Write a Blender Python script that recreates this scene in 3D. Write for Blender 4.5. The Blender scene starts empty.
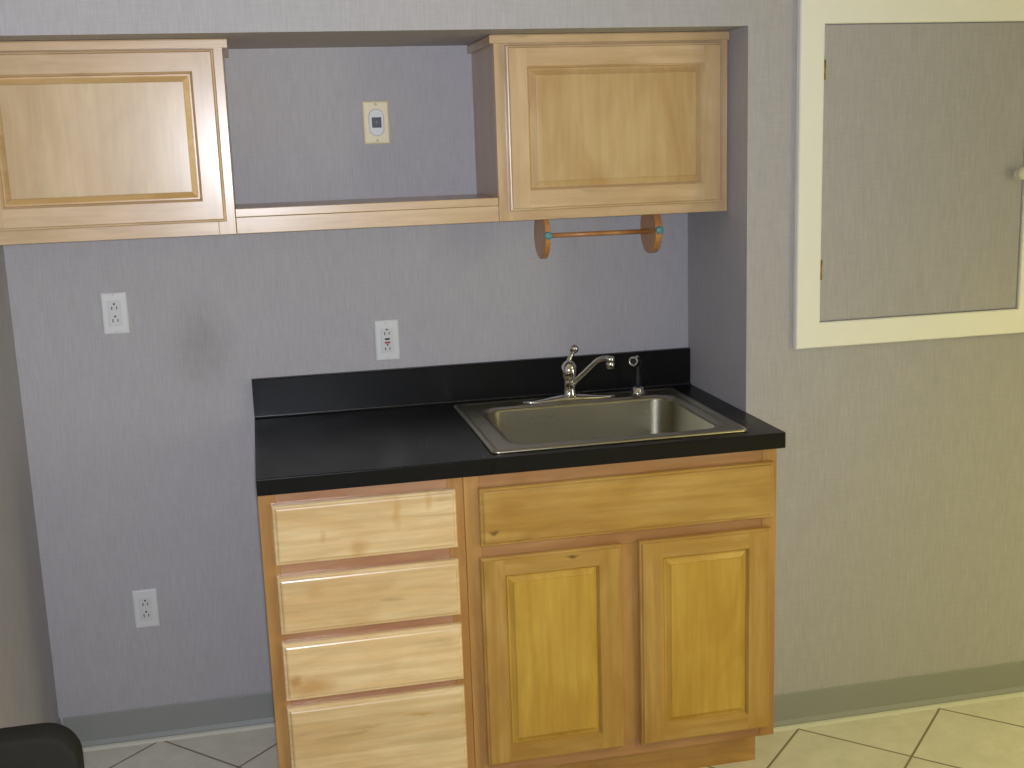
import bpy, math, random
from mathutils import Vector, Matrix
random.seed(7)
SC = bpy.context.scene
COL = SC.collection
PI = math.pi

# ------------------------------------------------------------------ materials
def new_mat(name):
    m = bpy.data.materials.new(name); m.use_nodes = True
    nt = m.node_tree; b = nt.nodes['Principled BSDF']
    return m, nt, b
def N(nt, t, **kw):
    n = nt.nodes.new(t)
    for k, v in kw.items():
        if hasattr(n, k) and not k.startswith('i_'): setattr(n, k, v)
    return n
def plain(name, col, rough=.5, metal=0, spec=.5, coat=0):
    m, nt, b = new_mat(name)
    b.inputs['Base Color'].default_value = (*col, 1)
    b.inputs['Roughness'].default_value = rough
    b.inputs['Metallic'].default_value = metal
    b.inputs['Specular IOR Level'].default_value = spec
    b.inputs['Coat Weight'].default_value = coat
    return m
def S(r, g, b):
    f = lambda c: (c/255/12.92) if c/255 <= .04045 else ((c/255+.055)/1.055)**2.4
    return (f(r), f(g), f(b))
def mix(nt, fac, a, b, blend='MIX'):
    n = nt.nodes.new('ShaderNodeMix'); n.data_type = 'RGBA'; n.blend_type = blend
    for sock, v in ((n.inputs[0], fac), (n.inputs[6], a), (n.inputs[7], b)):
        if isinstance(v, bpy.types.NodeSocket): nt.links.new(v, sock)
        elif isinstance(v, (int, float)): sock.default_value = v
        else: sock.default_value = (*v, 1)
    return n.outputs[2]
def ramp(nt, src, pts):
    r = nt.nodes.new('ShaderNodeValToRGB')
    while len(r.color_ramp.elements) < len(pts): r.color_ramp.elements.new(.5)
    for e, (p, c) in zip(r.color_ramp.elements, pts):
        e.position = p; e.color = (c, c, c, 1) if isinstance(c, (int, float)) else (*c, 1)
    nt.links.new(src, r.inputs[0]); return r.outputs[0]
def noise(nt, vec, scale, detail=3, rough=.55, dist=0):
    n = nt.nodes.new('ShaderNodeTexNoise')
    n.inputs['Scale'].default_value = scale; n.inputs['Detail'].default_value = detail
    n.inputs['Roughness'].default_value = rough; n.inputs['Distortion'].default_value = dist
    nt.links.new(vec, n.inputs['Vector']); return n.outputs['Fac']
def mapping(nt, vec, scale=(1, 1, 1), loc=(0, 0, 0)):
    n = nt.nodes.new('ShaderNodeMapping'); n.inputs['Scale'].default_value = scale
    n.inputs['Location'].default_value = loc
    nt.links.new(vec, n.inputs['Vector']); return n.outputs['Vector']

def wood(name, base, dark, axis, rough=.34, boards=0, fleck=.5, contrast=1.0, knots=()):
    """maple: fine grain along axis, cloudy figure, a few darker flecks, glued-up boards"""
    m, nt, b = new_mat(name)
    tc = nt.nodes.new('ShaderNodeTexCoord'); oi = nt.nodes.new('ShaderNodeObjectInfo')
    off = nt.nodes.new('ShaderNodeVectorMath'); off.operation = 'SCALE'; off.inputs['Scale'].default_value = 23.7
    comb = nt.nodes.new('ShaderNodeCombineXYZ')
    for i in range(3): nt.links.new(oi.outputs['Random'], comb.inputs[i])
    nt.links.new(comb.outputs[0], off.inputs[0])
    add = nt.nodes.new('ShaderNodeVectorMath'); add.operation = 'ADD'
    nt.links.new(tc.outputs['Object'], add.inputs[0]); nt.links.new(off.outputs[0], add.inputs[1])
    v = add.outputs[0]
    k = {'x': (.07, 1, 1), 'z': (1, 1, .07), 'y': (1, .07, 1)}[axis]
    k2 = {'x': (.35, 1, 1), 'z': (1, 1, .35), 'y': (1, .35, 1)}[axis]
    g1 = noise(nt, mapping(nt, v, k), 95, 4, .6)
    g2 = noise(nt, mapping(nt, v, k2), 9, 3, .55, .8)
    g3 = noise(nt, mapping(nt, v, tuple(max(c*1.0, .16) for c in k)), 34, 2, .5, .6)
    wv = nt.nodes.new('ShaderNodeTexWave'); wv.wave_type = 'RINGS'; wv.rings_direction = 'Y' if axis != 'y' else 'X'
    wv.inputs['Scale'].default_value = 5.5; wv.inputs['Distortion'].default_value = 5; wv.inputs['Detail'].default_value = 3; wv.inputs['Detail Scale'].default_value = 1.6
    nt.links.new(mapping(nt, v, {'x': (.22, 1, 1.6), 'z': (1.6, 1, .22), 'y': (1, .22, 1.6)}[axis]), wv.inputs['Vector'])
    f = ramp(nt, g2, [(.34, 0.0), (.66, 1.0)])
    c = mix(nt, f, base, dark)
    c = mix(nt, ramp(nt, wv.outputs['Fac'], [(.45, 0), (.95, .34*contrast)]), c, dark)
    fine = ramp(nt, g1, [(.36, .93 - .05*(contrast-1)), (.62, 1.03)])
    c = mix(nt, 1, c, fine, 'MULTIPLY')
    fl = ramp(nt, g3, [(.68, 0), (.79, fleck)])
    c = mix(nt, fl, c, tuple(x*.55 for x in dark))
    if boards:
        sx = nt.nodes.new('ShaderNodeSeparateXYZ'); nt.links.new(v, sx.inputs[0])
        ma = nt.nodes.new('ShaderNodeMath'); ma.operation = 'MULTIPLY'; ma.inputs[1].default_value = boards
        nt.links.new(sx.outputs[0 if axis == 'z' else 2], ma.inputs[0])
        fl_ = nt.nodes.new('ShaderNodeMath'); fl_.operation = 'FLOOR'; nt.links.new(ma.outputs[0], fl_.inputs[0])
        wn = nt.nodes.new('ShaderNodeTexWhiteNoise'); wn.noise_dimensions = '1D'
        nt.links.new(fl_.outputs[0], wn.inputs['W'])
        bc = ramp(nt, wn.outputs['Value'], [(0, (.93, .90, .86)), (1, (1.04, 1.04, 1.05))])
        c = mix(nt, 1, c, bc, 'MULTIPLY')
    for (kx, kz), (rx, rz), amt, kc in knots:        # mineral streaks and small knots in this board
        nv = nt.nodes.new('ShaderNodeTexNoise'); nv.inputs['Scale'].default_value = 30
        nt.links.new(tc.outputs['Object'], nv.inputs['Vector'])
        wob = nt.nodes.new('ShaderNodeMix'); wob.data_type = 'VECTOR'; wob.inputs[0].default_value = .02
        nt.links.new(tc.outputs['Object'], wob.inputs[4]); nt.links.new(nv.outputs['Color'], wob.inputs[5])
        gr = nt.nodes.new('ShaderNodeTexGradient'); gr.gradient_type = 'SPHERICAL'
        nt.links.new(mapping(nt, wob.outputs[1], (1/rx, .01, 1/rz), (-(kx*.98+.01)/rx, 0, -(kz*.98+.01)/rz)), gr.inputs[0])
        c = mix(nt, ramp(nt, gr.outputs['Fac'], [(.05, 0), (.75, amt)]), c, kc)
    rv = ramp(nt, oi.outputs['Random'], [(0, .95), (1, 1.03)])
    c = mix(nt, 1, c, rv, 'MULTIPLY')
    nt.links.new(c, b.inputs['Base Color'])
    b.inputs['Roughness'].default_value = rough
    b.inputs['Coat Weight'].default_value = .42; b.inputs['Coat Roughness'].default_value = .22
    bump = nt.nodes.new('ShaderNodeBump'); bump.inputs['Strength'].default_value = .04
    nt.links.new(g1, bump.inputs['Height']); nt.links.new(bump.outputs[0], b.inputs['Normal'])
    return m

def wallpaper(name, stain=False):
    m, nt, b = new_mat(name)
    tc = nt.nodes.new('ShaderNodeTexCoord'); v = tc.outputs['Object']
    g1 = noise(nt, mapping(nt, v, (1, 1, .07)), 230, 2, .5)
    g2 = noise(nt, mapping(nt, v, (.12, .12, 1)), 210, 2, .5)
    g3 = noise(nt, mapping(nt, v, (1, 1, .3)), 26, 3, .6)
    c = mix(nt, ramp(nt, g1, [(.3, 0), (.7, 1)]), WALL_D, WALL_L)
    c = mix(nt, 1, c, ramp(nt, g2, [(.3, .97), (.7, 1.02)]), 'MULTIPLY')
    c = mix(nt, 1, c, ramp(nt, g3, [(.3, .975), (.7, 1.02)]), 'MULTIPLY')
    if stain:      # greasy smudge on the paper above the floor outlet
        sp = mapping(nt, v, (9.5, 1, 6.5), (1.385*9.5, 0, -1.12*6.5))
        gr = nt.nodes.new('ShaderNodeTexGradient'); gr.gradient_type = 'SPHERICAL'; nt.links.new(sp, gr.inputs[0])
        n = noise(nt, v, 14, 3)
        mm = nt.nodes.new('ShaderNodeMath'); mm.operation = 'MULTIPLY'
        nt.links.new(gr.outputs['Fac'], mm.inputs[0]); nt.links.new(ramp(nt, n, [(.2, .3), (.7, 1)]), mm.inputs[1])
        m2 = nt.nodes.new('ShaderNodeMath'); m2.operation = 'MULTIPLY'; m2.inputs[1].default_value = .42
        nt.links.new(mm.outputs[0], m2.inputs[0])
        c = mix(nt, m2.outputs[0], c, S(112, 104, 98))
    nt.links.new(c, b.inputs['Base Color'])
    b.inputs['Roughness'].default_value = .72; b.inputs['Specular IOR Level'].default_value = .3
    bump = nt.nodes.new('ShaderNodeBump'); bump.inputs['Strength'].default_value = .12; bump.inputs['Distance'].default_value = .002
    nt.links.new(g1, bump.inputs['Height']); nt.links.new(bump.outputs[0], b.inputs['Normal'])
    return m

WALL_L = S(178, 175, 178); WALL_D = S(169, 166, 169)
PAPER = wallpaper('grey_wallpaper'); PAPER_ST = wallpaper('grey_wallpaper_smudged', True)

W = {}
MB_, MD_ = S(210, 181, 142), S(192, 160, 118)
for ax in 'xz':
    W['frame_'+ax] = wood('maple_frame_'+ax, MB_, MD_, ax)
    W['drawer_'+ax] = wood('maple_drawer_'+ax, S(238, 213, 168), S(222, 188, 136), ax, boards=11 if ax == 'x' else 0, contrast=1.6)
    W['sink_'+ax] = wood('maple_sink_'+ax, S(194, 155, 86), S(174, 130, 60), ax, contrast=1.5)
DR = (S(238, 213, 168), S(222, 188, 136), 'x')
KD, KR = S(96, 62, 28), S(196, 148, 84)
D_KNOTS = [[((-.02, -.045), (.03, .03), .6, KR), ((.07, .03), (.012, .05), .5, KR), ((.145, .05), (.012, .03), .45, KR), ((-.10, -.01), (.012, .02), .4, KR)],
           [((-.13, .03), (.03, .025), .35, KR), ((.02, .03), (.05, .018), .35, KR)],
           [((-.15, -.04), (.075, .032), .75, KR), ((-.185, -.02), (.02, .02), .6, S(170, 112, 52))],
           [((.10, .055), (.045, .007), .6, KR), ((-.03, .04), (.05, .006), .4, KR)]]
for i, kn in enumerate(D_KNOTS): W['drawer_%d' % i] = wood('maple_drawer_board_%d' % i, *DR, boards=11, contrast=1.6, knots=kn)
W['false'] = wood('maple_false_front', S(194, 155, 86), S(174, 130, 60), 'x', contrast=1.5, knots=[((-.338, -.037), (.018, .006), .8, KD), ((-.30, .02), (.05, .022), .35, S(150, 104, 44))])
W['door_rail'] = wood('maple_door_rail_knot', S(194, 155, 86), S(174, 130, 60), 'x', contrast=1.5, knots=[((.048, .250), (.020, .007), .9, KD)])
W['bevel_warm_reflect'] = wood('maple_bevel_warm_reflect', S(208, 174, 122), S(192, 154, 98), 'x')  # warm light reflected off the panel bevels, painted in as a more orange wood
W['panel'] = wood('maple_panel', S(204, 179, 138), S(188, 159, 115), 'z', boards=5, fleck=.15, contrast=.6)
W['panel_tan'] = wood('maple_panel_tan', S(200, 172, 124), S(182, 148, 98), 'z', boards=3, fleck=.2, contrast=.45)
W['panel_warm'] = wood('maple_panel_warm', S(206, 169, 76), S(190, 147, 56), 'z', boards=7, fleck=.2)
W['stile'] = wood('maple_stile', S(188, 143, 86), S(168, 119, 64), 'z', fleck=.3)
W['rail'] = wood('maple_rail', S(196, 155, 122), S(166, 116, 84), 'x', fleck=.8)
W['rail_brown'] = wood('maple_rail_brown', S(182, 136, 94), S(160, 110, 66), 'x', fleck=.6)
W['side'] = wood('maple_veneer_side', S(190, 160, 130), S(172, 142, 114), 'z', fleck=.2)
W['bracket'] = wood('holder_wood', S(206, 152, 92), S(182, 122, 66), 'z', rough=.4)
W['kick'] = wood('kick_wood', S(198, 152, 84), S(172, 124, 62), 'x')

def laminate():
    m, nt, b = new_mat('black_laminate')
    tc = nt.nodes.new('ShaderNodeTexCoord')
    n = noise(nt, tc.outputs['Object'], 420, 2, .5); n2 = noise(nt, tc.outputs['Object'], 6, 3, .5)
    c = mix(nt, ramp(nt, n, [(.35, 0), (.7, 1)]), (.006, .006, .0062), (.010, .010, .0102))
    nt.links.new(c, b.inputs['Base Color'])
    nt.links.new(ramp(nt, n2, [(.3, .27), (.7, .36)]), b.inputs['Roughness'])
    b.inputs['Specular IOR Level'].default_value = .17
    bp = nt.nodes.new('ShaderNodeBump'); bp.inputs['Strength'].default_value = .05; bp.inputs['Distance'].default_value = .001
    nt.links.new(n, bp.inputs['Height']); nt.links.new(bp.outputs[0], b.inputs['Normal'])
    return m
BLACK_LAM = laminate()
def steel(name, rough, axis_scale):
    m, nt, b = new_mat(name)
    tc = nt.nodes.new('ShaderNodeTexCoord')
    n = noise(nt, mapping(nt, tc.outputs['Object'], axis_scale), 260, 3, .6)
    nt.links.new(ramp(nt, n, [(.3, rough-.03), (.7, rough+.04)]), b.inputs['Roughness'])
    b.inputs['Base Color'].default_value = (.45, .425, .33, 1); b.inputs['Metallic'].default_value = 1
    bp = nt.nodes.new('ShaderNodeBump'); bp.inputs['Strength'].default_value = .012; bp.inputs['Distance'].default_value = .0006
    nt.links.new(n, bp.inputs['Height']); nt.links.new(bp.outputs[0], b.inputs['Normal'])
    return m
STEEL = steel('brushed_steel', .30, (.06, 1, 1)); STEEL_B = steel('satin_steel_bowl', .30, (1, 1, 1))
CHROME = plain('chrome', (.72, .72, .74), .09, 1)
BLACK_PL = plain('black_plastic', (.012, .012, .013), .35)
DARK_SLOT = plain('slot_shadow_plastic', (.03, .03, .03), .6)
WHITE_PL = plain('white_plastic', S(212, 212, 212), .38)
WHITE_PL2 = plain('white_plastic_insert', S(206, 206, 206), .3)
CREAM_PL = plain('almond_plastic', S(226, 214, 176), .4)
RED_PL = plain('red_button_plastic', S(170, 62, 74), .4)
GREY_PL = plain('dark_square_plastic', S(52, 52, 56), .45)
LIGHTGREY = plain('faded_mark_plastic', S(120, 122, 126), .5)
TEAL = plain('teal_plastic', S(88, 150, 152), .45)
PAINT = plain('cream_gloss_paint', S(240, 239, 230), .38)
PORCELAIN = plain('white_knob_paint', S(226, 224, 206), .25)
BRASS = plain('aged_brass', S(168, 132, 62), .38, 1)
SCREW = plain('screw_metal', (.45, .44, .42), .35, 1)
VINYL = plain('grey_vinyl_base', S(144, 146, 142), .5)
CAULK = plain('pale_caulk_bead', S(206, 204, 190), .55)
CAR = plain('carcass_particleboard', S(200, 168, 122), .6)
def upholstery():
    m, nt, b = new_mat('dark_upholstery')
    tc = nt.nodes.new('ShaderNodeTexCoord')
    n = noise(nt, tc.outputs['Object'], 500, 2, .6)
    nt.links.new(mix(nt, n, (.010, .0095, .0075), (.019, .018, .0145)), b.inputs['Base Color'])
    b.inputs['Roughness'].default_value = .9
    b.inputs['Specular IOR Level'].default_value = .12
    bp = nt.nodes.new('ShaderNodeBump'); bp.inputs['Strength'].default_value = .15; bp.inputs['Distance'].default_value = .001
    nt.links.new(n, bp.inputs['Height']); nt.links.new(bp.outputs[0], b.inputs['Normal'])
    return m
UPH = upholstery()
CHAIR_WOOD = wood('dark_brown_chair_wood', S(96, 66, 34), S(74, 48, 24), 'z', rough=.45, fleck=0)

def tiles():
    m, nt, b = new_mat('cream_floor_tile')
    tc = nt.nodes.new('ShaderNodeTexCoord'); v = tc.outputs['Object']
    sx = nt.nodes.new('ShaderNodeSeparateXYZ'); nt.links.new(v, sx.inputs[0])
    def M(op, a, bb):
        n = nt.nodes.new('ShaderNodeMath'); n.operation = op
        for i, q in enumerate((a, bb)):
            if q is None: continue
            if isinstance(q, (int, float)): n.inputs[i].default_value = q
            else: nt.links.new(q, n.inputs[i])
        return n.outputs[0]
    P = .436
    u = M('DIVIDE', M('SUBTRACT', M('SUBTRACT', sx.outputs[0], sx.outputs[1]), .595), P)
    w = M('DIVIDE', M('ADD', M('ADD', sx.outputs[0], sx.outputs[1]), .288), P)
    du = M('ABSOLUTE', M('SUBTRACT', u, M('ROUND', u, None)), None)
    dw = M('ABSOLUTE', M('SUBTRACT', w, M('ROUND', w, None)), None)
    d = M('MINIMUM', du, dw)
    grout = ramp(nt, d, [(.0075, 0), (.0125, 1)])
    cell = nt.nodes.new('ShaderNodeCombineXYZ')
    nt.links.new(M('FLOOR', u, None), cell.inputs[0]); nt.links.new(M('FLOOR', w, None), cell.inputs[1])
    wn = nt.nodes.new('ShaderNodeTexWhiteNoise'); nt.links.new(cell.outputs[0], wn.inputs['Vector'])
    n1 = noise(nt, v, 14, 5, .6); n2 = noise(nt, v, 60, 3, .6)
    c = mix(nt, ramp(nt, n1, [(.35, 0), (.7, 1)]), S(224, 220, 202), S(236, 232, 216))
    c = mix(nt, 1, c, ramp(nt, wn.outputs['Value'], [(0, .97), (1, 1.02)]), 'MULTIPLY')
    c = mix(nt, 1, c, ramp(nt, n2, [(.3, .97), (.7, 1.02)]), 'MULTIPLY')
    c = mix(nt, grout, S(142, 130, 106), c)
    nt.links.new(c, b.inputs['Base Color'])
    nt.links.new(ramp(nt, grout, [(0, .8), (1, .42)]), b.inputs['Roughness'])
    b.inputs['Specular IOR Level'].default_value = .35
    bp = nt.nodes.new('ShaderNodeBump'); bp.inputs['Strength'].default_value = .35; bp.inputs['Distance'].default_value = .002
    nt.links.new(grout, bp.inputs['Height']); nt.links.new(bp.outputs[0], b.inputs['Normal'])
    return m
TILE = tiles()

# ------------------------------------------------------------------ mesh helpers
class MB:
    """collects shapes in world metres; build() links them as ONE mesh object"""
    def __init__(s): s.v = []; s.f = []; s.m = []; s.sm = []
    def face(s, idx, m=0, sm=False): s.f.append(tuple(idx)); s.m.append(m); s.sm.append(sm)
    def quad(s, pts, m=0):
        k = len(s.v); s.v += [tuple(p) for p in pts]; s.face(range(k, k+len(pts)), m)
    def box(s, x0, x1, y0, y1, z0, z1, m=0):
        k = len(s.v)
        s.v += [(x, y, z) for z in (z0, z1) for y in (y0, y1) for x in (x0, x1)]
        for q in ((0, 2, 3, 1), (4, 5, 7, 6), (0, 1, 5, 4), (2, 6, 7, 3), (0, 4, 6, 2), (1, 3, 7, 5)):
            s.face([k+i for i in q], m)
    def loops(s, L, m=0, cap0=False, cap1=False, sm=False, closed=True, mf=None):
        n = len(L[0]); k = len(s.v)
        for l in L: s.v += [tuple(p) for p in l]
        for a in range(len(L)-1):
            for i in range(n if closed else n-1):
                j = (i+1) % n
                s.face((k+a*n+i, k+a*n+j, k+(a+1)*n+j, k+(a+1)*n+i), mf(a, i) if mf else m, sm)
        if cap0: s.face([k+i for i in reversed(range(n))], m)
        if cap1: s.face([k+(len(L)-1)*n+i for i in range(n)], m)
    def lathe(s, prof, origin, axis=(0, 0, 1), n=24, m=0, cap0=True, cap1=True, sm=True):
        q = Vector((0, 0, 1)).rotation_difference(Vector(axis).normalized())
        L = []
        for r, h in prof:
            L.append([Vector(origin) + q @ Vector((r*math.cos(2*PI*i/n), r*math.sin(2*PI*i/n), h)) for i in range(n)])
        s.loops(L, m, cap0, cap1, sm)
    def tube(s, path, rad, n=16, m=0, sm=True):
        P = [Vector(p) for p in path]; L = []
        ref = None
        for i, p in enumerate(P):
            t = (P[min(i+1, len(P)-1)] - P[max(i-1, 0)]).normalized()
            if ref is None: ref = Vector((0, 0, 1)) if abs(t.z) < .9 else Vector((1, 0, 0))
            a = (ref - t*ref.dot(t)).normalized(); b = t.cross(a); ref = a
            r = rad[i] if isinstance(rad, (list, tuple)) else rad
            L.append([p + a*r*math.cos(2*PI*j/n) + b*r*math.sin(2*PI*j/n) for j in range(n)])
        s.loops(L, m, True, True, sm)
    def prism(s, poly, fn, d0, d1, m=0):
        """poly of 2D points extruded; fn(a, b, d) -> xyz"""
        s.loops([[fn(a, b, d0) for a, b in poly], [fn(a, b, d1) for a, b in poly]], m, True, True)
    def build(s, name, mats, parent=None, origin=None, bevel=0, seg=2, kind=None):
        import bmesh
        org = Vector(origin) if origin is not None else (world_loc(parent) if parent else Vector((0, 0, 0)))
        me = bpy.data.meshes.new(name)
        me.from_pydata([tuple(Vector(p)-org) for p in s.v], [], s.f)
        mats = mats if isinstance(mats, (list, tuple)) else [mats]
        for mm in mats: me.materials.append(mm)
        for p, mi, sm in zip(me.polygons, s.m, s.sm): p.material_index = mi; p.use_smooth = sm
        bm = bmesh.new(); bm.from_mesh(me)
        bmesh.ops.remove_doubles(bm, verts=bm.verts, dist=1e-6)
        bmesh.ops.recalc_face_normals(bm, faces=bm.faces); bm.to_mesh(me); bm.free()
        o = bpy.data.objects.new(name, me); COL.objects.link(o)
        if parent:
            o.parent = parent; o.location = org - world_loc(parent)
        else: o.location = org
        if bevel:
            md = o.modifiers.new('soft_edges', 'BEVEL'); md.width = bevel; md.segments = seg
            md.limit_method = 'ANGLE'; md.angle_limit = math.radians(40)
        if kind: o['kind'] = kind
        return o
def world_loc(o):
    l = Vector((0, 0, 0))
    while o: l += o.location; o = o.parent
    return l
def thing(name, label, cat, loc, group=None):
    o = bpy.data.objects.new(name, None); COL.objects.link(o); o.location = loc
    o.empty_display_size = .05
    tag(o, label, cat, group); return o
def tag(o, label, cat, group=None):
    o['label'] = label; o['category'] = cat
    if group: o['group'] = group
    return o
def copy_tree(o, parent=None):
    c = o.copy(); COL.objects.link(c)
    if parent: c.parent = parent
    for ch in list(o.children): copy_tree(ch, c)
    return c

def rrect(x0, x1, y0, y1, r, seg=6):
    """rounded rectangle, counter-clockwise 2D points"""
    P = []
    for cx, cy, a0 in ((x1-r, y1-r, 0), (x0+r, y1-r, PI/2), (x0+r, y0+r, PI), (x1-r, y0+r, 1.5*PI)):
        for i in range(seg+1):
            a = a0 + PI/2*i/seg
            P.append((cx+r*math.cos(a), cy+r*math.sin(a)))
    return P

# ------------------------------------------------------------------ dimensions (metres)
XW = -1.855          # left wall
D = .4223            # alcove depth: front wall plane is y = -D
ZS = 1.8892          # soffit underside
ZCEIL = 2.6
CT = .914            # counter top height

# ------------------------------------------------------------------ the room
m = MB(); m.box(XW-.1, 3.2, -5.4, .1, -.1, 0); m.build('floor', TILE, kind='structure')
m = MB(); m.box(XW, 0, 0, .1, 0, ZCEIL); m.build('wall_back', PAPER_ST, kind='structure')
m = MB(); m.box(XW-.1, XW, -5.4, .1, 0, ZCEIL); m.build('wall_left', PAPER, kind='structure')
m = MB()               # front wall: the full-height part on the right and the soffit over the alcove, one surface
poly = [(XW, ZCEIL), (XW, ZS), (0, ZS), (0, 0), (3.2, 0), (3.2, ZCEIL)]
m.prism(poly, lambda a, b, d: (a, d, b), -D, 0)
m.build('wall_front', PAPER, kind='structure')
m = MB(); m.box(XW-.1, 3.2, -5.4, .1, ZCEIL, ZCEIL+.1)
m.build('ceiling', plain('ceiling_white', S(206, 204, 196), .85), kind='structure')

m = MB(); m.box(3.2, 3.3, -5.4, .1, 0, ZCEIL); m.build('wall_right', PAPER, kind='structure')
m = MB(); m.box(XW-.1, 3.3, -5.5, -5.4, 0, ZCEIL); m.build('wall_rear', PAPER, kind='structure')

def baseboard(name, P0, P1, nrm, h=.1015):
    """vinyl cove base: straight run with a flared toe and a pale bead of caulk on the floor"""
    prof = [(0, .004), (.0065, .004), (.009, .012), (.0035, .024), (.003, h-.002), (.002, h), (0, h)]
    P0, P1, nrm = Vector(P0), Vector(P1), Vector(nrm)
    f = lambda q, a, b: tuple(q + nrm*a + Vector((0, 0, b)))
    m = MB(); m.loops([[f(P0, a, b) for a, b in prof], [f(P1, a, b) for a, b in prof]], 0, True, True)
    bead = [(0, 0), (.017, 0), (.013, .006), (.0066, .0095), (0, .0095)]
    m.loops([[f(P0, a, b) for a, b in bead], [f(P1, a, b) for a, b in bead]], 1, True, True)
    return m.build(name, [VINYL, CAULK], kind='structure')
baseboard('baseboard_back', (XW+.01, 0, 0), (-1.2625, 0, 0), (0, -1, 0))
baseboard('baseboard_left', (XW, 0, 0), (XW, -5.3, 0), (1, 0, 0))
baseboard('baseboard_right', (0, -D, 0), (3.2, -D, 0), (0, -1, 0))

# ------------------------------------------------------------------ cabinet joinery
def slab(mb, x0, x1, z0, z1, yf, t, mv=0, mh=1, fill=0):
    """drawer front: solid slab with a stepped moulded edge; yf is the front plane"""
    prof = [(0, t), (0, .0075), (.0022, .0045), (.0062, .0040), (.0085, .0012), (.0115, 0)]
    L = []
    for ins, d in prof:
        L.append([(x0+ins, yf+d, z0+ins), (x1-ins, yf+d, z0+ins), (x1-ins, yf+d, z1-ins), (x0+ins, yf+d, z1-ins)])
    mb.loops(L, fill, True, True)
def door_frame(mb, x0, x1, z0, z1, yf, t, fwx, fwz):
    """stiles full height, rails between; moulded outer and inner edges (slot 0 = vertical grain, 1 = horizontal)"""
    mf = lambda a, i: 1 if i in (0, 2) else 0
    R = lambda ix, iz, d: [(x0+ix, yf+d, z0+iz), (x1-ix, yf+d, z0+iz), (x1-ix, yf+d, z1-iz), (x0+ix, yf+d, z1-iz)]
    e = .0075
    mb.loops([R(i, i, d) for i, d in ((0, t), (0, .007), (.002, .004), (.005, .0035), (e, 0))], mf=mf)
    # flat face: two stiles, two rails, butt jointed
    a, b = x0+fwx, x1-fwx; c, d = z0+fwz, z1-fwz
    mb.quad([(x0+e, yf, z0+e), (a, yf, z0+e), (a, yf, z1-e), (x0+e, yf, z1-e)], 0)
    mb.quad([(b, yf, z0+e), (x1-e, yf, z0+e), (x1-e, yf, z1-e), (b, yf, z1-e)], 0)
    mb.quad([(a, yf, z0+e), (b, yf, z0+e), (b, yf, c), (a, yf, c)], 1)
    mb.quad([(a, yf, d), (b, yf, d), (b, yf, z1-e), (a, yf, z1-e)], 1)
    mb.loops([R(fwx+i, fwz+i, q) for i, q in ((0, 0), (.002, .0035), (.005, .0075), (.0055, t))], mf=mf)
    mb.loops([R(0, 0, t), R(fwx+.0055, fwz+.0055, t)], mf=mf)
def door_panel(mb, x0, x1, z0, z1, yf, t, fwx, fwz, bev):
    R = lambda i, d: [(x0+fwx+i, yf+d, z0+fwz+i), (x1-fwx-i, yf+d, z0+fwz+i), (x1-fwx-i, yf+d, z1-fwz-i), (x0+fwx+i, yf+d, z1-fwz-i)]
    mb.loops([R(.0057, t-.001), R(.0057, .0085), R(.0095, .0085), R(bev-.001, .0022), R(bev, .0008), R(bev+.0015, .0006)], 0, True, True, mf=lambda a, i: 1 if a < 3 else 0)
def add_door(parent, x0, x1, z0, z1, yf, fwx, fwz, bev, frame_mats, panel_mat, label=None):
    m = MB(); door_frame(m, x0, x1, z0, z1, yf, .018, fwx, fwz)
    c = ((x0+x1)/2, yf+.009, (z0+z1)/2)
    d = m.build('door', frame_mats, parent, origin=c)
    p = MB(); door_panel(p, x0, x1, z0, z1, yf, .018, fwx, fwz, bev)
    p.build('panel', panel_mat, d, origin=c)
    return d

# ------------------------------------------------------------------ base cabinets
FF = -.6313      # face frame plane
YD = FF-.0195    # door / drawer front plane
KY = -.5622      # toe kick plane
KZ = .1056
XL, XS, XR = -1.2613, -.7935, -.0093
ZB = CT-.038     # underside of counter

def base_carcass(t, x0, x1, floor_left):
    m = MB()
    w = .016
    m.box(x0, x0+w, FF+.019, -.004, 0 if floor_left else KZ, ZB-.001)
    m.box(x1-w, x1, FF+.019, -.004, KZ, ZB-.001)
    m.box(x0+w, x1-w, -.012, -.004, KZ, ZB-.001)
    m.box(x0+w, x1-w, FF+.019, -.012, KZ, KZ+w)
    return m.build('carcass', W['side'], t)

dc = thing('drawer_cabinet', 'maple base cabinet with four stacked drawers under the left end of the black counter', 'cabinet', ((XL+XS)/2, -.32, 0))
base_carcass(dc, XL, XS-.0004, True)
m = MB()      # face frame: stiles (slot 0), rails (slot 1)
m.box(XL, XL+.038, FF, FF+.019, 0, ZB-.0005, 0); m.box(XS-.038, XS-.0004, FF, FF+.019, KZ, ZB-.0005, 0)
rails = [(.835, ZB-.0005), (.672, .708), (.509, .546), (.350, .385), (KZ, .150)]
for a, b in rails: m.box(XL+.038, XS-.038, FF+.0006, FF+.0185, a, b, 1)
m.build('face_frame', [W['stile'], W['rail']], dc, bevel=.0008, seg=1)
m = MB(); m.box(XL+.038, XS-.0004, KY, KY+.016, 0, KZ); m.box(XS-.0164, XS-.0004, KY+.016, -.02, 0, KZ); m.build('toe_kick', W['kick'], dc)
DX0, DX1 = -1.2325, -.8138
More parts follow.
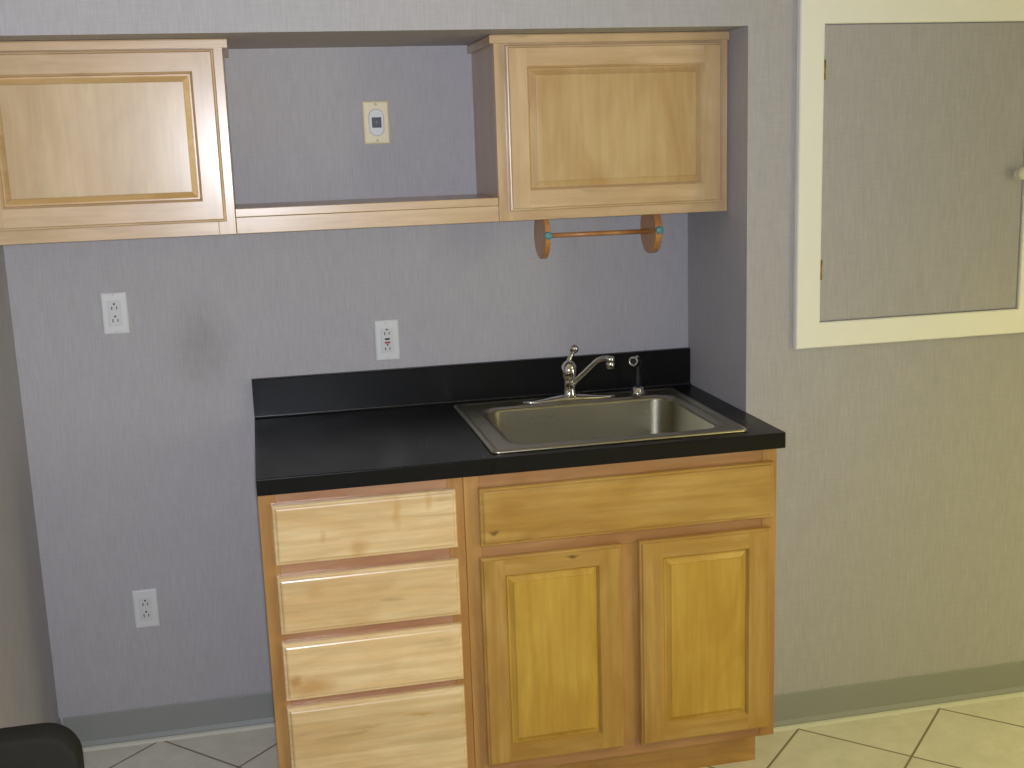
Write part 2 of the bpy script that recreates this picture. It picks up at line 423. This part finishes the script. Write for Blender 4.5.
for di, (a, b) in enumerate(((.7045, .8462), (.5375, .6755), (.374, .5145), (.138, .3555))):
    m = MB(); slab(m, DX0, DX1, a, b, YD, .019)
    m.box(DX0+.03, DX1-.03, FF+.02, -.10, a+.015, a+.027)            # drawer box bottom
    for x in (DX0+.03, DX1-.042): m.box(x, x+.012, FF+.02, -.10, a+.027, b-.03)
    m.box(DX0+.042, DX1-.042, -.112, -.10, a+.027, b-.03)
    m.box(DX0+.03, DX1-.03, YD+.019, FF+.032, a+.02, b-.03)
    m.build('drawer', W['drawer_%d' % di], dc, origin=((DX0+DX1)/2, YD, (a+b)/2))

sc = thing('sink_cabinet', 'maple sink base cabinet with two raised panel doors below a wide false drawer front', 'cabinet', ((XS+XR)/2, -.32, 0))
base_carcass(sc, XS+.0004, XR, False)
m = MB()
m.box(XS+.0004, XS+.038, FF, FF+.019, KZ, ZB-.0005, 0); m.box(XR-.038, XR, FF, FF+.019, KZ, ZB-.0005, 0)
m.box(-.431, -.353, FF+.0003, FF+.019, .150, .664, 0)
for a, b in ((.828, ZB-.0005), (.664, .706), (KZ, .150)): m.box(XS+.038, XR-.038, FF+.0006, FF+.0185, a, b, 1)
m.build('face_frame', [W['stile'], W['rail_brown']], sc, bevel=.0008, seg=1)
m = MB(); m.box(XS+.0004, -.029, KY, KY+.016, 0, KZ); m.box(-.045, -.029, KY+.016, -.02, 0, KZ); m.build('toe_kick', W['kick'], sc)
m = MB(); slab(m, -.7595, -.0228, .6985, .8405, YD, .019)
m.build('false_drawer_front', W['false'], sc, origin=(-.39, YD, .77))
add_door(sc, -.763, -.4168, .1375, .6703, YD, .057, .046, .021, [W['sink_z'], W['door_rail']], [W['panel_warm']]*2)
add_door(sc, -.3715, -.0290, .1355, .6715, YD, .059, .046, .021, [W['sink_z'], W['sink_x']], [W['panel_warm']]*2)

# ------------------------------------------------------------------ countertop with backsplash
CF = -.6563
ct = thing('countertop', 'black laminate countertop with a low backsplash, holding the steel sink', 'countertop', (-.63, -.32, ZB))
hx0, hx1, hy0, hy1 = -.700, -.100, -.605, -.088      # sink cut-out
m = MB()
XR2 = .0012
outer = lambda z: [(XL, CF, z), (XR2, CF, z), (XR2, -D-.0004, z), (-.0006, -D-.0004, z), (-.0006, -.0006, z), (XL, -.0006, z)]
# built as strips round the cut-out so that the bowl hangs through a real hole
m.box(XL, hx0, CF, -.0006, ZB, CT); m.box(hx1, -.0006, -D, -.0006, ZB, CT); m.box(hx1, XR2, CF, -D-.0004, ZB, CT)
m.box(hx0, hx1, hy1, -.0006, ZB, CT); m.box(hx0, hx1, CF, hy0, ZB, CT)
import bmesh
def weld_top(o):
    bm = bmesh.new(); bm.from_mesh(o.data)
    bmesh.ops.remove_doubles(bm, verts=bm.verts, dist=.0008); bm.to_mesh(o.data); bm.free()
top = m.build('top_slab', BLACK_LAM, ct)
m = MB()              # rounded nose strip along the front edge
nose = [(CF, ZB-.0004)] + [(CF-.0015*0+.003-.003*math.cos(a), CT-.003+.003*math.sin(a)+.0002) for a in [PI/2*i/4 for i in range(5)]] + [(CF+.02, CT+.0002), (CF+.02, ZB-.0004)]
nose = [(y-.0012, z) for y, z in nose]
m.prism(nose, lambda a, b, d: (d, a, b), XL, XR2)
m.build('front_edge', BLACK_LAM, ct)
m = MB()              # backsplash with a small coved joint at its foot
cove = [(-.0006, CT), (-.0245, CT+.0002)] + [(-.0245+.0045*math.sin(a), CT+.0002+.0045*(1-math.cos(a))) for a in [PI/2*i/5 for i in range(1, 6)]] + [(-.020, CT+.1045), (-.0185, CT+.1065), (-.0006, CT+.1065)]
m.prism(cove, lambda a, b, d: (d, a, b), XL, -.0012)
m.build('backsplash', BLACK_LAM, ct)
m = MB()              # glossy sealant bead in the joint
bead = [(-.0240, CT+.0001)] + [(-.0282+.0046*math.sin(a), CT+.0001+.0046*(1-math.cos(a))) for a in [PI/2*i/6 for i in range(7)]] + [(-.0236, CT+.0001)]
m.prism(bead[1:], lambda a, b, d: (d, a, b), XL, -.0012)
m.build('sealant_bead', plain('glossy_black_sealant', (.012, .012, .014), .2, 0, .6), ct)

# ------------------------------------------------------------------ sink
sk = thing('kitchen_sink', 'single bowl stainless steel drop in sink set into the black counter', 'sink', (-.40, -.345, CT))
RX0, RX1, RY0, RY1 = -.7215, -.0765, -.6235, -.0705
BX0, BX1, BY0, BY1 = -.652, -.122, -.560, -.158
def ring(x0, x1, y0, y1, r, z): return [(a, b, z) for a, b in rrect(x0, x1, y0, y1, r, 7)]
def rim_ring(i, z, r): return ring(RX0+i, RX1-i, RY0+i, RY1-i, r, z)
def bowl_ring(i, z, r): return ring(BX0+i, BX1-i, BY0+i, BY1-i, r, z)
m = MB()
m.loops([rim_ring(.012, CT+.0003, .014), rim_ring(.001, CT+.0004, .019), rim_ring(0, CT+.0025, .020), rim_ring(.003, CT+.0062, .018), rim_ring(.008, CT+.0072, .016),
         rim_ring(.013, CT+.0066, .014), rim_ring(.017, CT+.0045, .012), rim_ring(.020, CT+.0040, .011)], sm=True)
m.loops([rim_ring(.020, CT+.0040, .011), bowl_ring(-.017, CT+.0040, .062)])
m.loops([bowl_ring(-.017, CT+.0040, .062), bowl_ring(-.012, CT+.0034, .060), bowl_ring(-.008, CT+.0012, .058), bowl_ring(-.003, CT+.0004, .056),
         bowl_ring(0, CT-.0018, .055), bowl_ring(.0018, CT-.006, .054)], sm=True)
m.build('rim', STEEL, sk)
m = MB()
m.loops([bowl_ring(.0018, CT-.006, .054), bowl_ring(.005, CT-.05, .052), bowl_ring(.010, CT-.12, .05), bowl_ring(.013, CT-.145, .05),
         bowl_ring(.020, CT-.160, .045), bowl_ring(.034, CT-.168, .038), bowl_ring(.060, CT-.171, .03)], cap1=True, sm=True)
m.build('bowl', STEEL_B, sk)
m = MB(); m.lathe([(.055, 0), (.055, .002), (.047, .0035), (.040, .001), (.012, .0006), (.012, .008), (.004, .010)], (-.387, -.36, CT-.1712), cap1=True)
m.build('drain', CHROME, sk)

# ------------------------------------------------------------------ faucet
ZD = CT+.0042      # sink deck
fx, fy = -.3955, -.1145
fa = thing('kitchen_faucet', 'chrome single lever faucet with a ball topped handle on the sink ledge', 'faucet', (fx, fy, ZD))
m = MB()           # long escutcheon, rising to the middle
L = []
for t in [i/24 for i in range(25)]:
    x = fx-.134+.268*t; s = math.sin(PI*t)
    w = .006+.0175*s**.8 if 0 < t < 1 else .004
    h = .004+.0125*s**2.2
    L.append([(x, fy+w*math.cos(a), ZD+max(0, math.sin(a))*h) for a in [PI*j/10 for j in range(11)]])
m.loops(L, 0, True, True, True, closed=True)
m.build('base_plate', CHROME, fa)
m = MB()
m.lathe([(.0225, .010), (.021, .016), (.0188, .024), (.0182, .044), (.0194, .050), (.0182, .054), (.0185, .060), (.0225, .066), (.0240, .076), (.0235, .085), (.0205, .096), (.0150, .104), (.009, .109), (.003, .111)],
        (fx, fy, ZD), n=28)
m.build('body', CHROME, fa)
m = MB()           # curved lever ending in a ball
lev = [(fx+.001, fy+.001, ZD+.100), (fx+.004, fy+.004, ZD+.113), (fx+.010, fy+.008, ZD+.124), (fx+.017, fy+.010, ZD+.132)]
m.tube(lev, [.010, .0075, .006, .0058], 14)
m.lathe([(.0015, -.0125)]+[(.0125*math.cos(a), .0125*math.sin(a)) for a in [-1.4+2.8*i/10 for i in range(11)]]+[(.0015, .0125)], (fx+.0195, fy+.010, ZD+.1405), n=20)
m.build('lever', CHROME, fa)
m = MB()           # spout rising forward over the bowl, elbow and aerator
tip = Vector((-.3035, -.208, 1.043))
st = Vector((fx+.008, fy-.010, ZD+.046))
pts = [st]
el = Vector((-.331, -.185, 1.038))
for k in range(1, 7): pts.append(st.lerp(el, k/7))
c0, c1 = st.lerp(el, 6/7), tip
ctrl = Vector((-.3255, -.190, 1.0455))
for k in range(0, 7):
    t = (k+1)/7
    pts.append(c0*(1-t)**2 + ctrl*2*t*(1-t) + c1*t*t)
m.tube(pts, [.0092]+[.0074]*(len(pts)-4)+[.0074, .0076, .0078], 16)
m.build('spout', CHROME, fa)
m = MB()
m.lathe([(.003, .007), (.0095, .0055), (.0118, .002), (.0118, -.009), (.0105, -.0105), (.0118, -.012), (.0118, -.026), (.0095, -.0275), (.002, -.0275)], tip, n=22)
m.build('aerator', CHROME, fa)

sp = thing('side_sprayer', 'black sink side sprayer with a chrome ring head, right of the faucet', 'sprayer', (-.1935, -.112, ZD))
m = MB(); m.lathe([(.021, 0), (.021, .004), (.0175, .010), (.0165, .018), (.0125, .021), (.010, .021)], (-.1935, -.112, ZD), n=24); m.build('escutcheon', CHROME, sp)
m = MB()
m.lathe([(.0095, .019), (.0105, .030), (.0088, .050), (.0085, .068), (.0105, .082), (.0115, .090), (.008, .097), (.002, .099)], (-.1935, -.112, ZD), n=20)
m.tube([(-.1935, -.112, ZD+.086), (-.204, -.124, ZD+.095), (-.2135, -.136, ZD+.0982)], [.010, .010, .0105], 16)
m.build('handle', BLACK_PL, sp)
m = MB()           # chrome ring round the dark nozzle
ax = Vector((-.5, -.9, .12)).normalized(); c = Vector((-.2150, -.1385, ZD+.0985))
q = Vector((0, 0, 1)).rotation_difference(ax)
L = []
for i in range(25):
    a = 2*PI*i/24
    ctr = q @ Vector((.0108*math.cos(a), .0108*math.sin(a), 0)) + c
    rd = (q @ Vector((math.cos(a), math.sin(a), 0)))
    L.append([ctr + rd*.0032*math.cos(b) + ax*.0032*math.sin(b) for b in [2*PI*j/8 for j in range(8)]])
m.loops(L, sm=True)
m.tube([c+Vector((.006, .002, .010)), c+Vector((.013, .004, .0125)), c+Vector((.018, .006, .009))], [.0035, .0036, .0028], 10)
m.build('nozzle_ring', CHROME, sp)

# ------------------------------------------------------------------ wall cabinets
DU = .2987
YU = -DU-.0195
ZU0, ZU1, ZUC = 1.4327, 1.8703, 1.8885
def wall_cabinet(x0, x1, label, door, crown_l, crown_r, panel_mat, fmats):
    t = thing('wall_cabinet', label, 'cabinet', ((x0+x1)/2, -DU/2, ZU0))
    m = MB(); w = .016
    m.box(x0, x0+w, -DU+.019, -.001, ZU0, ZU1); m.box(x1-w, x1, -DU+.019, -.001, ZU0, ZU1)
    m.box(x0+w, x1-w, -DU+.019, -.001, ZU0+.006, ZU0+.006+w); m.box(x0+w, x1-w, -DU+.019, -.001, ZU1-w, ZU1)
    m.box(x0+w, x1-w, -.007, -.001, ZU0+.02, ZU1-w)
    m.build('carcass', W['side'], t)
    m = MB()
    m.box(x0, x0+.040, -DU, -DU+.019, ZU0, ZU1, 0); m.box(x1-.040, x1, -DU, -DU+.019, ZU0, ZU1, 0)
    m.box(x0+.040, x1-.040, -DU+.0005, -DU+.0185, ZU0, ZU0+.042, 1); m.box(x0+.040, x1-.040, -DU+.0005, -DU+.0185, ZU1-.042, ZU1, 1)
    m.build('face_frame', fmats, t, bevel=.0008, seg=1)
    m = MB()
    a = x0-.012 if crown_l else x0; b = x1+.012 if crown_r else x1
    L = lambda e, z: [(a-(e if crown_l else 0), -.001, z), (a-(e if crown_l else 0), -DU-.012-e, z), (b+(e if crown_r else 0), -DU-.012-e, z), (b+(e if crown_r else 0), -.001, z)]
    m.loops([L(0, ZU1-.0035), L(0, ZUC-.004), L(-.002, ZUC-.001), L(-.005, ZUC)], 0, True, True)
    m.build('crown_moulding', W['frame_x'], t)
    x, y, z, u = door
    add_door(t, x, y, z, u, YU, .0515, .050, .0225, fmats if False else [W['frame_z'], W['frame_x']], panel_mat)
    return t
FM = [W['frame_z'], W['frame_x']]
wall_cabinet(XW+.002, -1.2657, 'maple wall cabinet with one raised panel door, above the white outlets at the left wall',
             (-1.838, -1.2860, 1.4645, 1.8645), False, True, [W['panel'], W['bevel_warm_reflect']], FM)
wall_cabinet(-.6160, -.0026, 'maple wall cabinet with one raised panel door, above the sink and paper towel holder',
             (-.5895, -.0225, 1.4575, 1.8615), True, False, [W['panel_tan'], W['panel_tan']], FM)

sh = thing('wall_shelf', 'open maple shelf bridging the two wall cabinets below the almond wall plate', 'shelf', (-.94, -DU/2, ZU0))
m = MB(); m.box(-1.2647, -.6170, -DU+.0192, -.001, 1.4746, 1.4926); m.build('board', W['side'], sh)
m = MB(); m.box(-1.2647, -.6170, -DU+.0004, -DU+.019, 1.4728, 1.4926); m.build('edge_band', W['frame_x'], sh, bevel=.0012)
m = MB(); m.box(-1.2647, -.6170, -DU+.0004, -DU+.019, ZU0, 1.4722); m.build('rail', W['frame_x'], sh, bevel=.0012)

# ------------------------------------------------------------------ paper towel holder
ph = thing('paper_towel_holder', 'empty wooden paper towel holder hanging under the right wall cabinet', 'paper towel holder', (-.325, -.17, ZU0))
def bracket(x0, x1):
    zt, zc, R = ZU0-.0004, 1.3845, .0655
    yc = -.1675
    P = [(yc+.050, zt)]
    a0 = math.asin(min(1, (zt-zc)/R))
    for i in range(27):
        a = a0 - (PI+2*a0)*i/26
        P.append((yc+R*math.cos(a), zc+R*.98*math.sin(a)))
    P[0:1] = []
    m = MB(); m.prism(P, lambda a, b, d: (d, a, b), x0, x1)
    return m.build('bracket', W['bracket'], ph, origin=((x0+x1)/2, yc, zc), bevel=.002)
bracket(-.4815, -.4668); bracket(-.1782, -.1590)
m = MB(); m.tube([(-.4668, -.170, 1.3815), (-.1782, -.170, 1.3800)], .0062, 14); m.build('rod', W['bracket'], ph)
for x in (-.4742, -.1685):
    m = MB(); m.lathe([(.0102, 0), (.0102, .006), (.008, .0085), (.002, .009)], (x, -.2326, 1.3862), axis=(0, -1, 0), n=18)
    m.build('end_cap', TEAL, ph)

# ------------------------------------------------------------------ outlets and plates
def plate_mesh(name, cx, cz, w, h, y, t, mat, parent, r=.003):
    m = MB()
    R = lambda i, d: [(a, y-d, b) for a, b in rrect(cx-w/2+i, cx+w/2-i, cz-h/2+i, cz+h/2-i, r, 3)]
    m.loops([R(0, 0), R(0, t*.45), R(t*.35, t*.85), R(t*.8, t)], 0, True, True)
    return m.build(name, mat, parent)
def sockets(m, cx, cz, y, flip=1):
    """ground hole over two blades, dark openings"""
    m.lathe([(.0027, 0), (.0027, .0004)], (cx, y, cz+.0085*flip), axis=(0, -1, 0), n=12, sm=False)
    m.box(cx-.0076, cx-.0052, y-.0004, y, cz-.0068, cz+.0022); m.box(cx+.0050, cx+.0074, y-.0004, y, cz-.0060, cz+.0020)
def duplex(cx, cz, label, group):
    t = thing('wall_outlet', label, 'outlet', (cx, 0, cz), group)
    p = plate_mesh('cover_plate', cx, cz, .066, .111, -.0003, .006, WHITE_PL, t)
    f = plate_mesh('receptacle', cx, cz, .034, .068, -.0060, .0016, WHITE_PL2, t, r=.002)
    for dz in (.0165, -.0165):
        m = MB(); sockets(m, cx, cz+dz, -.00765); m.build('slots', DARK_SLOT, f)
    for dz in (.0485, -.0485):
        m = MB(); m.lathe([(.0026, 0), (.0022, .0006), (.0005, .0007)], (cx, -.0062, cz+dz), axis=(0, -1, 0), n=12); m.build('screw', WHITE_PL2, t)
    return t
o1 = duplex(-1.5985, 1.2222, 'white outlet on the back wall close under the left wall cabinet', 'white duplex outlets on the back wall')
o3 = copy_tree(o1); o3.location = (-1.5953, 0, .3955)
o3['label'] = 'white outlet low on the back wall above the grey baseboard'
g = thing('gfci_outlet', 'white outlet with red and black buttons, centred above the backsplash', 'outlet', (-.8858, 0, 1.102))
plate_mesh('cover_plate', -.8858, 1.102, .067, .114, -.0003, .006, WHITE_PL, g)
f = plate_mesh('receptacle', -.8858, 1.102, .034, .068, -.0060, .0016, WHITE_PL2, g, r=.002)
for dz, fl in ((.022, 1), (-.021, 1)):
    m = MB(); sockets(m, -.8858, 1.102+dz, -.00765, fl); m.build('slots', DARK_SLOT, f)
m = MB(); m.box(-.8925, -.8790, -.0095, -.0074, 1.1035, 1.1085); m.build('test_button', BLACK_PL, f, bevel=.0006)
m = MB(); m.box(-.8932, -.8783, -.0095, -.0074, 1.0935, 1.0990); m.build('reset_button', RED_PL, f, bevel=.0006)
for dz in (.0485, -.0485):
    m = MB(); m.lathe([(.0026, 0), (.0022, .0006), (.0005, .0007)], (-.8858, -.0062, 1.102+dz), axis=(0, -1, 0), n=12); m.build('screw', WHITE_PL2, g)
sx, sz = -.8828, 1.6930
s = thing('wall_control_plate', 'almond wall plate with a white oval and dark square button above the open shelf', 'wall plate', (sx, 0, sz))
plate_mesh('cover_plate', sx, sz, .070, .113, -.0003, .006, CREAM_PL, s)
m = MB()
R = lambda i, d: [(a, -.006-d, b) for a, b in rrect(sx-.0205+i, sx+.0205-i, sz-.036+i, sz+.036-i, .0204-i, 10)]
m.loops([R(0, -.001), R(0, .0035), R(.0012, .0050), R(.003, .0055)], 0, True, True)
ov = m.build('oval_insert', WHITE_PL, s)
m = MB(); m.box(sx-.0125, sx+.0125, -.0140, -.0112, sz-.0135, sz+.0135); b_ = m.build('square_button', GREY_PL, ov, bevel=.001)
m = MB(); m.box(sx-.0008, sx+.0008, -.0144, -.0139, sz-.004, sz+.005); m.box(sx-.005, sx+.005, -.0144, -.0139, sz-.0002, sz+.0012)
m.build('pale_mark', LIGHTGREY, ov)
for dz in (.0475, -.0475):
    m = MB(); m.lathe([(.0030, 0), (.0026, .0008), (.0006, .001)], (sx, -.0062, sz+dz), axis=(0, -1, 0), n=12); m.build('screw', SCREW, s)

# ------------------------------------------------------------------ wall hatch
hx0, hx1, hz0, hz1, fw = .1975, .7790, 1.1415, 1.8905, .0667
h = thing('wall_hatch', 'papered wall hatch in a cream painted frame with a white knob, right of the cabinets', 'hatch', ((hx0+hx1)/2, -D, hz0))
m = MB()
yw, yf = -D-.0003, -D-.018
R = lambda i, y: [(hx0-fw+i, y, hz0-fw+i), (hx1+fw-i, y, hz0-fw+i), (hx1+fw-i, y, hz1+fw-i), (hx0-fw+i, y, hz1+fw-i)]
m.loops([R(0, yw), R(0, yf+.003), R(.003, yf), R(fw-.003, yf), R(fw, yf+.003), R(fw, yw), R(0, yw)])
m.build('frame', PAINT, h)
m = MB(); m.box(hx0+.0025, hx1-.0025, -D-.0095, -D-.0004, hz0+.0025, hz1-.0025); m.build('panel', PAPER, h, origin=(hx0, -D, hz0), bevel=.001)
for z0, z1 in ((1.7555, 1.8035), (1.2525, 1.3035)):
    m = MB(); m.lathe([(.0028, 0), (.0028, z1-z0)], (hx0+.0016, -D-.0145, z0), n=12)
    m.box(hx0-.0006, hx0+.004, -D-.0128, -D-.0094, z0+.003, z1-.003)
    m.build('hinge', BRASS, h)
m = MB(); m.lathe([(.0095, 0), (.0095, .002), (.006, .006), (.006, .012), (.012, .017), (.0165, .024), (.0165, .030), (.012, .036), (.003, .038)], (.7585, -D-.0094, 1.5040), axis=(0, -1, 0), n=28)
m.build('knob', PORCELAIN, h)

# ------------------------------------------------------------------ dark chair at the lower left
cx0, cx1, cy, ctop = -1.846, -1.4775, -1.85, .9455
ch = thing('side_chair', 'dark upholstered chair back with rounded corner, in front of the left wall', 'chair', ((cx0+cx1)/2, -1.66, 0))
m = MB()
P = lambda i: rrect(cx0+i, cx1-i, .50+i, ctop-i, .042-i*.6, 9)
lean = lambda z: (z-ctop)*.10
YB = lambda pts, y: [(a, y-lean(b)*-1, b) for a, b in pts]
m.loops([YB(P(.005), cy), YB(P(.0015), cy+.0015), YB(P(0), cy+.005), YB(P(0), cy+.040), YB(P(.006), cy+.052), YB(P(.02), cy+.058)], 0, True, True, True)
m.build('backrest', UPH, ch)
m = MB(); Q = lambda i: rrect(cx0+.002+i, cx1-.002-i, -1.795+i, -1.395-i, .06-i*.6, 8)
m.loops([[(a, b, z) for a, b in Q(i)] for i, z in ((.02, .405), (.004, .410), (0, .425), (0, .455), (.008, .470), (.03, .478))], 0, True, True, True)
m.build('seat', UPH, ch)
for x in (cx0+.022, cx1-.022):
    m = MB(); m.tube([(x, -1.885, .0), (x, -1.845, .40), (x, -1.832, .60), (x, -1.815, .80)], [.014, .016, .016, .012], 12); m.build('leg', CHAIR_WOOD, ch)
    m = MB(); m.tube([(x, -1.430, 0), (x, -1.440, .408)], [.013, .016], 12); m.build('leg', CHAIR_WOOD, ch)
    m = MB(); m.tube([(x, -1.440, .385), (x, -1.843, .385)], .012, 10); m.build('seat_rail', CHAIR_WOOD, ch)

# ------------------------------------------------------------------ camera
Rr = Vector((0, 0, 0))
yaw, pitch, roll, fpx = -.2096, -.1986, -.0342, 1175.7533
fwd = Vector((-math.sin(yaw)*math.cos(pitch), math.cos(yaw)*math.cos(pitch), math.sin(pitch)))
right = Vector((math.cos(yaw), math.sin(yaw), 0)); up = right.cross(fwd)
r2 = right*math.cos(roll)+up*math.sin(roll); u2 = -right*math.sin(roll)+up*math.cos(roll)
cam = bpy.data.cameras.new('camera'); co = bpy.data.objects.new('camera', cam); COL.objects.link(co)
co.matrix_world = Matrix(((r2.x, u2.x, -fwd.x, -1.2229), (r2.y, u2.y, -fwd.y, -3.2349), (r2.z, u2.z, -fwd.z, 1.616), (0, 0, 0, 1)))
cam.sensor_width = 36; cam.lens = 36*fpx/1024; cam.clip_start = .02
SC.camera = co

# ------------------------------------------------------------------ lights
def area(name, loc, target, sx, sy, power, col, spread=180):
    l = bpy.data.lights.new(name, 'AREA'); l.shape = 'RECTANGLE'; l.size = sx; l.size_y = sy
    l.energy = power; l.color = col; l.spread = math.radians(spread)
    o = bpy.data.objects.new(name, l); COL.objects.link(o); o.location = loc
    o.rotation_euler = (Vector(target)-Vector(loc)).to_track_quat('-Z', 'Y').to_euler()
    return o
fl = bpy.data.lights.new('camera_flash', 'SPOT'); fl.shadow_soft_size = .022      # the flash of the camera that took the photo
fl.energy = 212; fl.color = (.815, .865, 1); fl.spot_size = math.radians(98); fl.spot_blend = 1
fo = bpy.data.objects.new('camera_flash', fl); COL.objects.link(fo); fo.location = (-1.215, -3.215, 1.625)
fo.rotation_euler = (Vector((-1.45, 0, 1.6))-fo.location).to_track_quat('-Z', 'Y').to_euler()
area('warm_ceiling_light', (1.8, -2.9, 2.55), (1.8, -2.9, 0), 1.2, 1.2, 56, (1, .90, .33), 135)
area('side_fill_light', (3.15, -3.5, 1.4), (-1.8, -1.2, 1.1), 1.0, 1.8, 44, (1, .95, .68))  # added fill to brighten the left wall, no actual window on this side
wd = bpy.data.worlds.new('world'); SC.world = wd; wd.use_nodes = True
wd.node_tree.nodes['Background'].inputs[0].default_value = (.9, .95, 1, 1)
wd.node_tree.nodes['Background'].inputs[1].default_value = .1

SC.view_settings.view_transform = 'Standard'; SC.view_settings.look = 'None'
SC.view_settings.exposure = -.05; SC.view_settings.gamma = 1
SC.view_settings.use_curve_mapping = False
